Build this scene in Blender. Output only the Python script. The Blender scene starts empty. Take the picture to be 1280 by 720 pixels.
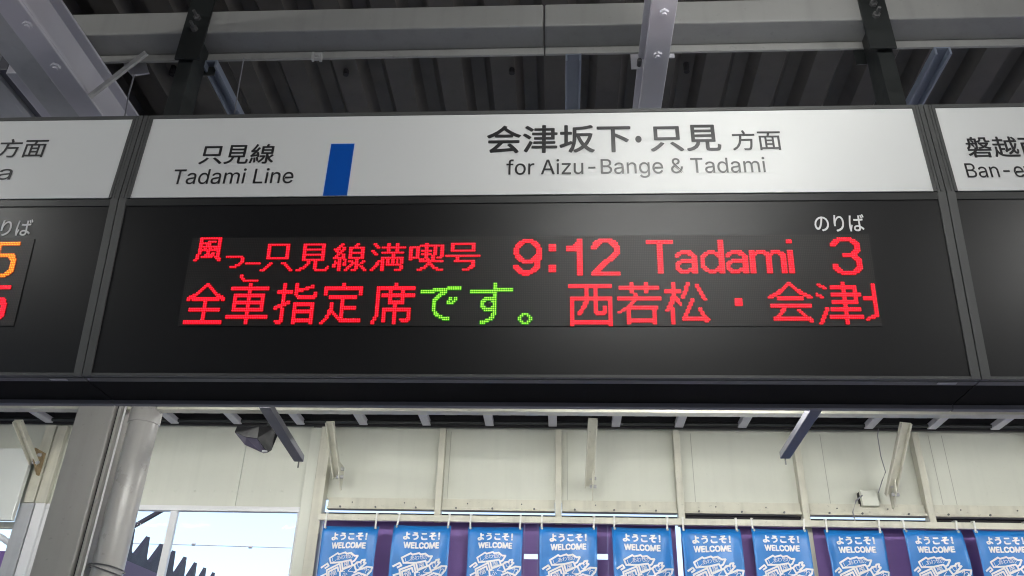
import bpy, bmesh, math, random
from mathutils import Vector, Matrix

random.seed(7)
R = math.radians
scene = bpy.context.scene
COL = scene.collection

# ------------------------------------------------------------------ camera
F_PX = 1050.0
CAM = Vector((0.0, 0.0, 1.6))
Xc = Vector((1.0, -0.002, -0.058)).normalized()
Uc = Vector((50.0, -1920.0, 1050.0)).normalized()
Uc = (Uc - Xc * Uc.dot(Xc)).normalized()
Fc = Uc.cross(Xc).normalized()


def to_world(v):
    return Vector((Xc.dot(v), Fc.dot(v), Uc.dot(v)))


cam_data = bpy.data.cameras.new('camera')
cam = bpy.data.objects.new('camera', cam_data)
COL.objects.link(cam)
cr, cu_, cb = to_world(Vector((1, 0, 0))), to_world(Vector((0, -1, 0))), to_world(Vector((0, 0, -1)))
cam.matrix_world = Matrix(((cr.x, cu_.x, cb.x, CAM.x), (cr.y, cu_.y, cb.y, CAM.y), (cr.z, cu_.z, cb.z, CAM.z), (0, 0, 0, 1)))
cam_data.sensor_width = 36.0
cam_data.lens = F_PX / 1280 * 36.0
cam_data.clip_start = 0.05
cam_data.clip_end = 3000
scene.camera = cam

# ------------------------------------------------------------------ light
SUN_EL, SUN_AZ = 48.0, 150.0         # high behind the camera, above the canopy
world = bpy.data.worlds.new('World')
scene.world = world
world.use_nodes = True
wn = world.node_tree
bg = wn.nodes['Background']
sky = wn.nodes.new('ShaderNodeTexSky')
sky.sky_type = 'NISHITA'
sky.sun_disc = False
sky.sun_elevation = R(SUN_EL)
sky.sun_rotation = R(SUN_AZ)
sky.air_density = 1.0
sky.dust_density = 4.0
sky.ozone_density = 1.0
wn.links.new(sky.outputs[0], bg.inputs[0])
bg.inputs[1].default_value = 0.095
sd = bpy.data.lights.new('sun', 'SUN')
sd.energy = 0.6
sd.angle = R(14)
sd.color = (1.0, 0.95, 0.88)
sun = bpy.data.objects.new('sun', sd)
COL.objects.link(sun)
sdir = Vector((math.sin(R(SUN_AZ)) * math.cos(R(SUN_EL)), math.cos(R(SUN_AZ)) * math.cos(R(SUN_EL)), math.sin(R(SUN_EL))))
sun.rotation_euler = sdir.to_track_quat('Z', 'Y').to_euler()
sun.location = (0, 0, 30)
scene.view_settings.view_transform = 'Standard'
scene.view_settings.look = 'None'
scene.view_settings.exposure = 2.2
scene.view_settings.gamma = 1.0
scene.cycles.max_bounces = 8
scene.cycles.diffuse_bounces = 4
scene.cycles.glossy_bounces = 3
scene.cycles.transmission_bounces = 4
scene.cycles.transparent_max_bounces = 8
scene.cycles.use_denoising = True
scene.cycles.filter_width = 1.1
scene.cycles.sample_clamp_indirect = 6.0

LAMP_BACK = 26.0

# ------------------------------------------------------------------ helpers: pixel of the photo -> point on a real plane


def ray(px, py):
    return to_world(Vector(((px - 640.0) / F_PX, (py - 360.0) / F_PX, 1.0)))


def PY(px, py, y):
    d = ray(px, py)
    return CAM + d * ((y - CAM.y) / d.y)


def PZ(px, py, z):
    d = ray(px, py)
    return CAM + d * ((z - CAM.z) / d.z)


class Plane:
    """a flat sheet: s runs along world X, t up the sheet, n out of it towards the platform"""

    def __init__(self, org, t):
        self.o, self.s, self.t = org, Vector((1, 0, 0)), t.normalized()
        self.n = self.s.cross(self.t)
        if self.n.y > 0:
            self.n = -self.n

    def w(self, s, t, n=0.0):
        return self.o + self.s * s + self.t * t + self.n * n

    def st(self, px, py):
        d = ray(px, py)
        k = (self.o - CAM).dot(self.n) / d.dot(self.n)
        q = CAM + d * k - self.o
        return q.dot(self.s), q.dot(self.t)


# ------------------------------------------------------------------ materials


def mat(name, col, rough=0.5, spec=0.5, metal=0.0, var=0.0, scale=3.0, bump=0.0, bscale=60.0, streak=0.0, coat=0.0, speck=0.0):
    m = bpy.data.materials.new(name)
    m.use_nodes = True
    nt = m.node_tree
    b = nt.nodes['Principled BSDF']
    b.inputs['Roughness'].default_value = rough
    b.inputs['Specular IOR Level'].default_value = spec
    b.inputs['Metallic'].default_value = metal
    b.inputs['Coat Weight'].default_value = coat
    b.inputs['Coat Roughness'].default_value = 0.12
    b.inputs['Base Color'].default_value = (*col, 1)
    tc = nt.nodes.new('ShaderNodeTexCoord')
    last = None
    if var > 0:
        n = nt.nodes.new('ShaderNodeTexNoise')
        n.inputs['Scale'].default_value = scale
        n.inputs['Detail'].default_value = 6
        n.inputs['Roughness'].default_value = 0.62
        nt.links.new(tc.outputs['Object'], n.inputs['Vector'])
        r = nt.nodes.new('ShaderNodeMapRange')
        r.inputs[1].default_value, r.inputs[2].default_value = 0.25, 0.75
        r.inputs[3].default_value, r.inputs[4].default_value = 1 - var, 1 + var * 0.5
        nt.links.new(n.outputs[0], r.inputs[0])
        last = r.outputs[0]
        rr = nt.nodes.new('ShaderNodeMapRange')
        rr.inputs[1].default_value, rr.inputs[2].default_value = 0.3, 0.7
        rr.inputs[3].default_value, rr.inputs[4].default_value = max(rough - 0.08, 0.03), min(rough + 0.1, 1)
        nt.links.new(n.outputs[0], rr.inputs[0])
        nt.links.new(rr.outputs[0], b.inputs['Roughness'])
    if streak > 0:
        mp = nt.nodes.new('ShaderNodeMapping')
        mp.inputs['Scale'].default_value = (14, 14, 0.7)
        nt.links.new(tc.outputs['Object'], mp.inputs['Vector'])
        n2 = nt.nodes.new('ShaderNodeTexNoise')
        n2.inputs['Scale'].default_value = 1.0
        n2.inputs['Detail'].default_value = 5
        nt.links.new(mp.outputs[0], n2.inputs['Vector'])
        r2 = nt.nodes.new('ShaderNodeMapRange')
        r2.inputs[1].default_value, r2.inputs[2].default_value = 0.5, 0.72
        r2.inputs[3].default_value, r2.inputs[4].default_value = 1.0, 1 - streak
        nt.links.new(n2.outputs[0], r2.inputs[0])
        if last is None:
            last = r2.outputs[0]
        else:
            mm = nt.nodes.new('ShaderNodeMath')
            mm.operation = 'MULTIPLY'
            nt.links.new(last, mm.inputs[0])
            nt.links.new(r2.outputs[0], mm.inputs[1])
            last = mm.outputs[0]
    if speck > 0:
        v = nt.nodes.new('ShaderNodeTexNoise')
        v.inputs['Scale'].default_value = 38
        v.inputs['Detail'].default_value = 3
        nt.links.new(tc.outputs['Object'], v.inputs['Vector'])
        r3 = nt.nodes.new('ShaderNodeMapRange')
        r3.inputs[1].default_value, r3.inputs[2].default_value = 0.66, 0.74
        r3.inputs[3].default_value, r3.inputs[4].default_value = 1.0, 1 - speck
        nt.links.new(v.outputs[0], r3.inputs[0])
        if last is None:
            last = r3.outputs[0]
        else:
            mm = nt.nodes.new('ShaderNodeMath')
            mm.operation = 'MULTIPLY'
            nt.links.new(last, mm.inputs[0])
            nt.links.new(r3.outputs[0], mm.inputs[1])
            last = mm.outputs[0]
    if last is not None:
        mx = nt.nodes.new('ShaderNodeMix')
        mx.data_type = 'RGBA'
        mx.blend_type = 'MULTIPLY'
        mx.inputs[0].default_value = 1.0
        mx.inputs[6].default_value = (*col, 1)
        nt.links.new(last, mx.inputs[7])
        nt.links.new(mx.outputs[2], b.inputs['Base Color'])
    if bump > 0:
        bn = nt.nodes.new('ShaderNodeTexNoise')
        bn.inputs['Scale'].default_value = bscale
        bn.inputs['Detail'].default_value = 3
        nt.links.new(tc.outputs['Object'], bn.inputs['Vector'])
        bp = nt.nodes.new('ShaderNodeBump')
        bp.inputs['Strength'].default_value = bump
        bp.inputs['Distance'].default_value = 0.01
        nt.links.new(bn.outputs[0], bp.inputs['Height'])
        nt.links.new(bp.outputs[0], b.inputs['Normal'])
    return m


def emit(name, col, strength):
    m = bpy.data.materials.new(name)
    m.use_nodes = True
    nt = m.node_tree
    nt.nodes.remove(nt.nodes['Principled BSDF'])
    e = nt.nodes.new('ShaderNodeEmission')
    e.inputs[0].default_value = (*col, 1)
    e.inputs[1].default_value = strength
    nt.links.new(e.outputs[0], nt.nodes['Material Output'].inputs[0])
    return m



def glow(name, col, strength):
    """glossy emitter for the LED cores and the bloom discs round them"""
    m = mat(name, (0.01, 0.01, 0.01), 0.36, 0.5)
    b = m.node_tree.nodes['Principled BSDF']
    b.inputs['Emission Color'].default_value = (*col, 1)
    b.inputs['Emission Strength'].default_value = strength
    return m


M = {}
M['header'] = mat('white_acrylic', (0.74, 0.75, 0.74), 0.38, 0.5)
M['ink'] = mat('black_lettering_film', (0.014, 0.014, 0.016), 0.36, 1.0)
M['blue'] = mat('blue_band_film', (0.003, 0.085, 0.44), 0.3, 0.5)
M['pale_edge'] = mat('pale_band_edge', (0.62, 0.70, 0.85), 0.4)
M['frame'] = mat('grey_anodised_frame', (0.085, 0.087, 0.085), 0.42, 0.5, var=0.12, scale=9)
M['frame_groove'] = mat('dark_frame_groove', (0.022, 0.022, 0.023), 0.5, 0.4)
M['darkframe'] = mat('charcoal_frame', (0.022, 0.023, 0.023), 0.38, 0.5, var=0.1, scale=7)
M['display'] = mat('black_display_panel', (0.006, 0.006, 0.007), 0.33, 0.5)
M['white_letter'] = mat('white_lettering', (0.8, 0.8, 0.8), 0.5)
M['case'] = mat('black_case', (0.005, 0.005, 0.005), 0.8, 0.12)
M['lip'] = mat('grey_underside_lip', (0.16, 0.16, 0.175), 0.45, 0.5, var=0.1)
M['plate'] = mat('pale_rating_plate', (0.32, 0.32, 0.33), 0.5)
M['hanger'] = mat('dark_green_grey_steel', (0.018, 0.021, 0.021), 0.45, 0.5, var=0.25, scale=12)
M['beam'] = mat('grey_painted_steel', (0.30, 0.30, 0.29), 0.5, 0.4, var=0.12, scale=2.2, streak=0.10, speck=0.12)
M['lilac'] = mat('lilac_grey_painted_steel', (0.50, 0.495, 0.54), 0.45, 0.4, var=0.1, scale=3)
M['channel'] = mat('blue_grey_channel', (0.12, 0.12, 0.138), 0.42, 0.4, var=0.2, scale=5)
M['roof_channel'] = mat('blue_grey_roof_channel', (0.20, 0.23, 0.29), 0.42, 0.4, var=0.2, scale=5)
M['galv'] = mat('galvanised_steel', (0.42, 0.42, 0.42), 0.45, 0.5, var=0.25, scale=20)
M['bolt'] = mat('dull_bolt_steel', (0.10, 0.10, 0.10), 0.5, 0.5, var=0.3, scale=40)
M['roof'] = mat('dark_corrugated_steel', (0.092, 0.084, 0.077), 0.55, 0.4, var=0.4, scale=1.4, streak=0.15)
M['cream'] = mat('cream_painted_panel', (0.60, 0.61, 0.53), 0.36, 0.45, var=0.07, scale=1.3, streak=0.035, speck=0.05, bump=0.04, bscale=3)
M['rust'] = mat('rusted_cream_steel', (0.34, 0.25, 0.14), 0.7, 0.3, var=0.5, scale=22, speck=0.4)
M['seam'] = mat('grimy_seam', (0.33, 0.33, 0.28), 0.6)
M['cream_steel'] = mat('cream_painted_steel', (0.57, 0.555, 0.46), 0.45, 0.45, var=0.15, scale=6, streak=0.16, speck=0.22)
M['grey_post'] = mat('grey_painted_post', (0.40, 0.41, 0.42), 0.45, 0.4, var=0.12, scale=5, streak=0.12)
M['column'] = mat('column_grey_paint', (0.33, 0.32, 0.295), 0.42, 0.4, var=0.10, scale=3, streak=0.07, speck=0.14)
M['pipe'] = mat('grey_vinyl_pipe', (0.34, 0.33, 0.31), 0.30, 0.5, var=0.08, scale=4, streak=0.1)
M['white_metal'] = mat('white_aluminium', (0.72, 0.72, 0.72), 0.4, 0.5, var=0.06)
M['gloss_white'] = mat('glossy_white_board', (0.66, 0.68, 0.64), 0.2, 0.5, var=0.05, scale=2)
M['dark_gap'] = mat('dark_rubber', (0.012, 0.011, 0.014), 0.6, 0.3)
M['purple'] = mat('purple_sheet', (0.21, 0.125, 0.35), 0.6, 0.3, var=0.12, scale=2.5)
M['strap'] = mat('white_strap', (0.66, 0.66, 0.62), 0.6)
M['speaker'] = mat('black_speaker_plastic', (0.007, 0.007, 0.009), 0.7, 0.2, var=0.15, scale=12)
M['speaker_face'] = mat('purple_grey_speaker_cloth', (0.075, 0.066, 0.10), 0.6, 0.4, var=0.2, scale=30)
M['floor'] = mat('platform_concrete', (0.33, 0.335, 0.37), 0.8, 0.3, var=0.25, scale=1.3, bump=0.2, bscale=90)
M['ground'] = mat('gravel_ground', (0.17, 0.16, 0.15), 0.9, 0.2, var=0.35, scale=4, bump=0.4, bscale=30)
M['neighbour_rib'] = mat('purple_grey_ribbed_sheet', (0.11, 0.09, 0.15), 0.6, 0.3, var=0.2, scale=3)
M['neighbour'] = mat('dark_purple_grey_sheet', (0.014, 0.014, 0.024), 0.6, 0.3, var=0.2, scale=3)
M['wire'] = mat('grey_wire', (0.22, 0.22, 0.24), 0.5)
M['led_red'] = glow('led_red', (1.0, 0.007, 0.020), 1.2)
M['led_red_lens'] = glow('led_red_lens', (1.0, 0.000, 0.003), 0.095)  # oversized dim disc, imitates bloom around each lit dot
M['led_green'] = glow('led_green', (0.36, 0.95, 0.06), 0.42)
M['led_green_lens'] = glow('led_green_lens', (0.05, 0.60, 0.004), 0.085)
M['led_orange'] = glow('led_orange', (1.0, 0.27, 0.02), 0.6)
M['led_orange_lens'] = glow('led_orange_lens', (1.0, 0.13, 0.001), 0.12)


def led_off_material(pitch_s, pitch_t):
    """black LED module: a faint grid of unlit lamp domes"""
    m = mat('led_module', (0.013, 0.012, 0.012), 0.40, 0.5)
    nt = m.node_tree
    b = nt.nodes['Principled BSDF']
    uv = nt.nodes.new('ShaderNodeUVMap')
    mp = nt.nodes.new('ShaderNodeMapping')
    nt.links.new(uv.outputs[0], mp.inputs[0])
    sep = nt.nodes.new('ShaderNodeSeparateXYZ')
    nt.links.new(mp.outputs[0], sep.inputs[0])
    acc = None
    for ax in (0, 1):
        f = nt.nodes.new('ShaderNodeMath')
        f.operation = 'FRACT'
        nt.links.new(sep.outputs[ax], f.inputs[0])
        s = nt.nodes.new('ShaderNodeMath')
        s.operation = 'SUBTRACT'
        s.inputs[1].default_value = 0.5
        nt.links.new(f.outputs[0], s.inputs[0])
        p = nt.nodes.new('ShaderNodeMath')
        p.operation = 'POWER'
        p.inputs[1].default_value = 2
        nt.links.new(s.outputs[0], p.inputs[0])
        if acc is None:
            acc = p.outputs[0]
        else:
            a = nt.nodes.new('ShaderNodeMath')
            a.operation = 'ADD'
            nt.links.new(acc, a.inputs[0])
            nt.links.new(p.outputs[0], a.inputs[1])
            acc = a.outputs[0]
    r = nt.nodes.new('ShaderNodeMapRange')
    r.inputs[1].default_value, r.inputs[2].default_value = 0.10, 0.16
    r.inputs[3].default_value, r.inputs[4].default_value = 1.0, 0.0
    nt.links.new(acc, r.inputs[0])
    mx = nt.nodes.new('ShaderNodeMix')
    mx.data_type = 'RGBA'
    mx.inputs[6].default_value = (0.010, 0.010, 0.010, 1)
    mx.inputs[7].default_value = (0.024, 0.021, 0.020, 1)
    nt.links.new(r.outputs[0], mx.inputs[0])
    nt.links.new(mx.outputs[2], b.inputs['Base Color'])
    return m


# ------------------------------------------------------------------ mesh builder


class MB:
    def __init__(self):
        self.v, self.f, self.mi = [], [], []

    def add(self, vs, fs):
        k = len(self.v)
        self.v += [Vector(p) for p in vs]
        self.f += [tuple(i + k for i in f) for f in fs]
        return self

    def hexa(self, p):
        # p: 8 corners, bottom ring 0-3, top ring 4-7
        return self.add(p, [(3, 2, 1, 0), (4, 5, 6, 7), (0, 1, 5, 4), (1, 2, 6, 5), (2, 3, 7, 6), (3, 0, 4, 7)])

    def box(self, x0, x1, y0, y1, z0, z1):
        return self.hexa([(x0, y0, z0), (x1, y0, z0), (x1, y1, z0), (x0, y1, z0), (x0, y0, z1), (x1, y0, z1), (x1, y1, z1), (x0, y1, z1)])

    def pbox(self, pl, s0, s1, t0, t1, n0, n1):
        q = [pl.w(s0, t0, n1), pl.w(s1, t0, n1), pl.w(s1, t0, n0), pl.w(s0, t0, n0), pl.w(s0, t1, n1), pl.w(s1, t1, n1), pl.w(s1, t1, n0), pl.w(s0, t1, n0)]
        return self.hexa(q)

    def bar(self, a, b, w, h, side=None):
        """square bar from a to b; w across (along side), h the other way"""
        a, b = Vector(a), Vector(b)
        d = (b - a).normalized()
        s = Vector(side) if side is not None else Vector((1, 0, 0))
        s = (s - d * s.dot(d)).normalized()
        u = d.cross(s)
        s, u = s * (w / 2), u * (h / 2)
        return self.hexa([a - s - u, a + s - u, a + s + u, a - s + u, b - s - u, b + s - u, b + s + u, b - s + u])

    def tube(self, pts, r, n=10, caps=True):
        pts = [Vector(p) for p in pts]
        rings = []
        for i, p in enumerate(pts):
            d = (pts[min(i + 1, len(pts) - 1)] - pts[max(i - 1, 0)]).normalized()
            a = Vector((0, 0, 1)) if abs(d.z) < 0.9 else Vector((1, 0, 0))
            s = d.cross(a).normalized()
            u = d.cross(s)
            rr = r[i] if isinstance(r, (list, tuple)) else r
            rings.append([p + (s * math.cos(2 * math.pi * k / n) + u * math.sin(2 * math.pi * k / n)) * rr for k in range(n)])
        vs = [p for g in rings for p in g]
        fs = []
        for i in range(len(pts) - 1):
            for k in range(n):
                fs.append((i * n + k, i * n + (k + 1) % n, (i + 1) * n + (k + 1) % n, (i + 1) * n + k))
        if caps:
            fs.append(tuple(range(n))[::-1])
            fs.append(tuple((len(pts) - 1) * n + k for k in range(n)))
        return self.add(vs, fs)

    def prism(self, poly, off):
        """a closed polygon (list of points) swept by the vector off"""
        n = len(poly)
        poly = [Vector(p) for p in poly]
        off = Vector(off)
        fs = [tuple(range(n))[::-1], tuple(range(n, 2 * n))] + [(i, (i + 1) % n, n + (i + 1) % n, n + i) for i in range(n)]
        return self.add(poly + [p + off for p in poly], fs)

    def build(self, name, m, parent=None, bevel=0.0, smooth=False, origin=None):
        o0 = Vector(origin) if origin is not None else (root_loc(parent) if parent else Vector((0, 0, 0)))
        me = bpy.data.meshes.new(name)
        me.from_pydata([v - o0 for v in self.v], [], self.f)
        me.materials.append(M[m] if isinstance(m, str) else m)
        bm = bmesh.new()
        bm.from_mesh(me)
        if not self.mi:
            bmesh.ops.recalc_face_normals(bm, faces=bm.faces)
        bm.to_mesh(me)
        bm.free()
        if smooth:
            for p in me.polygons:
                p.use_smooth = True
            me.set_sharp_from_angle(angle=R(40))
        o = bpy.data.objects.new(name, me)
        COL.objects.link(o)
        if parent:
            o.parent = parent
        else:
            o.location = o0
        if bevel > 0:
            b = o.modifiers.new('edge', 'BEVEL')
            b.width = bevel
            b.segments = 2
            b.limit_method = 'ANGLE'
            b.angle_limit = R(40)
        return o


def root_loc(o):
    while o.parent:
        o = o.parent
    return Vector(o.location)


def thing(name, loc, label, cat, group=None):
    o = bpy.data.objects.new(name, None)
    o.empty_display_size = 0.1
    COL.objects.link(o)
    o.location = loc
    return tag(o, label, cat, group)


def tag(o, label=None, cat=None, group=None, kind=None):
    if label:
        o['label'] = label
    if cat:
        o['category'] = cat
    if group:
        o['group'] = group
    if kind:
        o['kind'] = kind
    return o


# ------------------------------------------------------------------ lettering
_fc = bpy.data.curves.new('lettering_source', 'FONT')
try:                                    # Blender's own bundled sans serif; falls back to the built-in face
    import os
    LATIN = bpy.data.fonts.load(os.path.join(bpy.utils.resource_path('LOCAL'), 'datafiles', 'fonts', 'Inter.woff2'))
except Exception:
    LATIN = _fc.font
BUILTIN = _fc.font
_fo = bpy.data.objects.new('lettering_source', _fc)
COL.objects.link(_fo)


def glyphs(body, bold=0.0, spacing=1.0):
    _fc.font = LATIN if body.isascii() else BUILTIN
    _fc.body = body
    _fc.offset = 0.0
    _fc.space_character = spacing
    _fc.resolution_u = 4
    bpy.context.view_layer.update()
    me = bpy.data.meshes.new_from_object(_fo.evaluated_get(bpy.context.evaluated_depsgraph_get()))
    vs = [(v.co.x, v.co.y) for v in me.vertices]
    fs = [tuple(p.vertices) for p in me.polygons]
    bpy.data.meshes.remove(me)
    x0, x1 = min(v[0] for v in vs), max(v[0] for v in vs)
    y0, y1 = min(v[1] for v in vs), max(v[1] for v in vs)
    return [((x - x0) / (x1 - x0), (y - y0) / (y1 - y0)) for x, y in vs], fs


def fit_text(mb, body, pl, box, n, bold=0.0, spacing=1.0):
    """write body on the sheet pl so that its ink fills the photo's pixel box"""
    x0, y0, x1, y1 = box
    ym, xm = (y0 + y1) / 2, (x0 + x1) / 2
    sa, sb = pl.st(x0, ym)[0], pl.st(x1, ym)[0]
    tb, tt = pl.st(xm, y1)[1], pl.st(xm, y0)[1]
    vs, fs = glyphs(body, bold, spacing)
    g = bold * (tt - tb)                     # heavier strokes: the same glyphs laid over each other, shifted a little
    for k, (du, dv) in enumerate(((0, 0), (1, 0.6), (-1, -0.6), (-0.6, 1), (0.6, -1)) if bold > 0 else ((0, 0),)):
        mb.add([pl.w(sa + u * (sb - sa) + du * g, tb + v * (tt - tb) + dv * g, n + k * 0.00012) for u, v in vs], fs)


# ------------------------------------------------------------------ LED characters (dot patterns)
def rows(s):
    return s.split()


V = '..........##'
LED = {
 '9': rows(""".....######..... ...##########... ..####....####.. .####......####. .###........###. ###..........### ###..........### ###..........###
 ###..........### .###........#### .####......##### ..####....###### ...############. .....######.###. ............###. ###.........###.
 ####.......####. .####.....####.. ..###########... ...########..... .....####......."""),
 '1': rows("......### ......### .....#### ....##### ######### ######### ######### " + "......### " * 14),
 '2': rows("""....########.... ..############.. .#####....#####. .####......####. ####........#### ###..........### .............### .............###
 ............#### ...........####. ..........####.. .........####... .......#####.... ......####...... .....####....... ....####........
 ...####......... ..####.......... .####........... ################ ################"""),
 '3': rows("""....########.... ..############.. .####......####. ####........#### ###..........### .............### .............### ............####
 ...........####. ......########.. ......########.. ...........####. ............#### .............### .............### ###..........###
 ###..........### ####........#### .####......####. ..############.. ....########...."""),
 '5': rows("""..############## ..############## ..###........... ..###........... ..###........... ..###........... ..###........... .#############..
 .##############. .####......####. .###........#### .............### .............### .............### .............### ###..........###
 ###..........### ####........#### .####......####. ..############.. ....########...."""),
 ':': rows("#### #### #### #### .... .... .... .... .... .... .... .... #### #### #### ####"),
 'T': rows("############### ############### " + "......###...... " * 17),
 'a': rows("...######... .#########.. ###....####. ##.......### .........### ...######### .########### ###......### ##.......### ##.......### ###....##### .########### ..#####..###"),
 'd': rows("..........### " * 6 + "....####..### ..########### .###....##### ###......#### ##........### ##........### ##........### ##........### ##........### ###......#### .###....##### ..########### ....####..###"),
 'm': rows("###.#####...#####... ###########.#######. ####....#####...#### ###......###.....### " + "###......###.....### " * 9),
 'i': rows("### ### ... ... ... ... " + "### " * 13),
 'kaze': rows("..############# ..##.........## ..##...#####.## ..#######....## ..##..###....## ..############# ..##.##.##.#### ..############# ..##...##....## ..##...##.##.## .##...######.## .##.#######.### .##..........### ##............##"),
 'tsu': rows("##########. .........## .........## .........## ........##. ......###.. ...####...."),
 'ko': rows("...######### ............ ............ ............ ............ ............ ............ .##......... .##......... ..##........ ...#########"),
 'tada': rows("""...#############.... ...##.........##.... ...##.........##.... ...##.........##.... ...##.........##.... ...##.........##.... ...##.........##....
 ...##.........##.... ...#############.... .................... .................... .....##.....###..... ....##........##.... ...##..........##... ..##............##.. ###..............##."""),
 'mi': rows("""...#############.... ...##.........##.... ...##.........##.... ...#############.... ...##.........##.... ...##.........##.... ...#############....
 ...##.........##.... ...##.........##.... ...#############.... ......##..##........ ......##..##........ .....##...##........ ....##....##......#. ..###.....##.....##. ###........#######.."""),
 'sen': rows("""....##.......##..... ...##.......##...... ..##.##..#########.. ####.##..##.....##.. .##.##...##.....##.. ..###....#########.. ..##.##..##.....##.. .##..##..##.....##..
 #######..#########.. ...##.##.....##..... .#.##..#.###.##..##. .####.##...####.##.. ##.##.##..##.###.... ##.##....##..##.##.. ...##...##...##..##. ...##..##..###....##"""),
 'man': rows(""".##......##...##.... ..##.....##...##.... ...##.############## .........##...##.... ##.......##...##.... .##...#############. ..##........##...... ............##......
 ......#############. ......##.##.##.#.##. ....####.##.##.#.##. ...##.##.##.##.#.##. ...##.##.#########.. ..##..##.........##. .##...##.........##. ##....##......####.."""),
 'kitsu': rows(""".........##......... ......############## ######...##...##..## ##..##...##...##..## ##..##.######.##..## ##..##...##...##..## ##..##.######.##..## ##..##...##..##...##
 ######...##..##.###. ##....###.##.##..... ......############## ...........##....... ..........####...... .........##..##..... .......###....###... .....###........####"""),
 'gou': rows("""...##############... ...##..........##... ...##..........##... ...##..........##... ...##############... .................... .................... ####################
 ......##............ ......##............ .....############... ...............##... ...............##... ..............###... .............###.... ..........####......"""),
 'zen': rows("""...........##........... ..........####.......... .........##..##......... ........##....##........ .......##......##....... ......##........##...... ....###..........###....
 ..####............####.. .######################. .##.################.##. ...........##........... ...........##........... ...........##........... ...........##........... ...##################...
 ...##################... ...........##........... ...........##........... ...........##........... ...........##........... ...........##........... .######################. .######################."""),
 'sha': rows("""...........##........... ...........##........... .######################. .######################. ...........##........... ...........##........... ...##################... ...##################...
 ...##......##......##... ...##......##......##... ...##################... ...##################... ...##......##......##... ...##......##......##... ...##################... ...##################...
 ...........##........... ...........##........... ######################## ######################## ...........##........... ...........##........... ...........##..........."""),
 'shi': rows("""....##.....##........... ....##.....##.......##.. ....##.....##....#####.. ....##.....########..... .#########.#####........ .#########.##.........## ....##.....##.........## ....##......############
 ....##.......##########. ....##.................. ....##.##............... ....#####..############. ..#####....############. #####......##........##. ##..##.....##........##. ....##.....############.
 ....##.....############. ....##.....##........##. ....##.....##........##. ....##.....##........##. ....##.....############. .#####.....############. ..###......##........##."""),
 'tei': rows("""...........##........... ...........##........... .######################. .######################. .##..................##. .##..................##. .##..................##. ....################....
 ....################.... ...........##........... ...........##........... .....##....##........... .....##....##........... .....##....#########.... .....##....#########.... ....###....##...........
 ....####...##........... ....##.##..##........... ...##...##.##........... ...##....####........... ..##......#############. .##........############. ##......................"""),
 'seki': rows("""............##.......... ............##.......... ..###################### ..###################### ..##.....##.....##...... ..##.....##.....##...... ..##.################### ..##.###################
 ..##.....##.....##...... ..##.....##.....##...... ..##.....#########...... ..##.....#########...... ..##........##.......... ..##........##.......... ..##..################.. ..##..################..
 ..##..##....##......##.. ..##..##....##......##.. ..##..##....##......##.. .##...##....##......##.. .##...##....##..######.. ##....##....##...####... ##..........##.........."""),
 'de': rows("""...............########. .......################. ###############......... ########...####......... ..........####.......... .........###............ ........###.....##.##... .......###......##.##...
 .......##......##.##.... .......##......####..... .......##............... .......##............... .......##............... .......##............... ........##.............. ........###............. .........####........... ...........######....... .............####......."""),
 'su': rows(""".............##......... .............##......... .............##......... .............########### ######################## ###############......... .............##......... .............##.........
 ........#######......... .......########......... ......###...###......... ......##.....##......... ......##.....##......... ......###...###......... .......########......... ........#######.........
 .............##......... ............###......... ............##.......... ...........###.......... .........####........... ......#####............. ......###..............."""),
 'maru': rows("..####.. .##..##. ##....## ##....## .##..##. ..####.."),
 'nishi': rows("""######################## ######################## .........##...##........ .........##...##........ .........##...##........ .........##...##........ .........##...##........ .#######################
 .####################### .##......##...##......## .##.....###...##......## .##.....##....##......## .##....###....##...##.## .##....##.....##...##.## .##...##......##...##.## .##..###......#######.##
 .##..##........#####..## .##...................## .##...................## .##...................## .####################### .####################### .##...................##"""),
 'waka': rows(""".......##......##....... .......##......##....... .######################. .######################. .......##......##....... .......##......##....... .........##............. .........##.............
 ######################## ######################## ........##.............. .......##............... ......##................ .....#################.. ...###################.. ..##.##............##... ##...##............##...
 .....##............##... .....##............##... .....##............##... .....################... .....################... .....##............##..."""),
 'matsu': rows("""....##......##.......... ....##......##...##..... ....##.....##....##..... ....##.....##.....##.... #########..##.....##.... #########.##.......##... ....##....##.......##... ....##...##.........##..
 ...####..##.........##.. ...#####......##.....##. ...##.##......##........ ..###..##....##......... ..##....#....##......... .###........##.......... .####.......##....##.... ##.##......##.....##.... ...##......##......##...
 ...##.....##.......##... ...##.....##........##.. ...##....##############. ...##....############### ...##................##. ...##..................."""),
 'naka': rows("#### #### #### ####"),
 'ai': rows("""...........##........... ..........####.......... .........##..##......... ........##....##........ ......###......###...... .....###........###..... ...####..........####... .####..............####.
 ###..##############..### .....##############..... ........................ ........................ .######################. .######################. .......##............... ......###......##....... ......##........##......
 .....##..........##..... ....##............##.... ..####################.. ..#####################. .....................##."""),
 'zu': rows("""..............##........ .##...........##........ ..###...##############.. ....##..##############.. ..............##....##.. ..............##....##.. #.......################ ###.....################
 ..##..........##....##.. ..............##....##.. ........##############.. ........##############.. ..............##........ ..............##........ ....##.################. ....##.################.
 ...##.........##........ ...##.........##........ ..##..################## ..##..################## .##...........##........ .##...........##........ ##............##........"""),
 'ban': rows(".....## " * 7 + "####### ####### " + ".....## " * 8 + "...#### .####.. ##....."),
}


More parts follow.
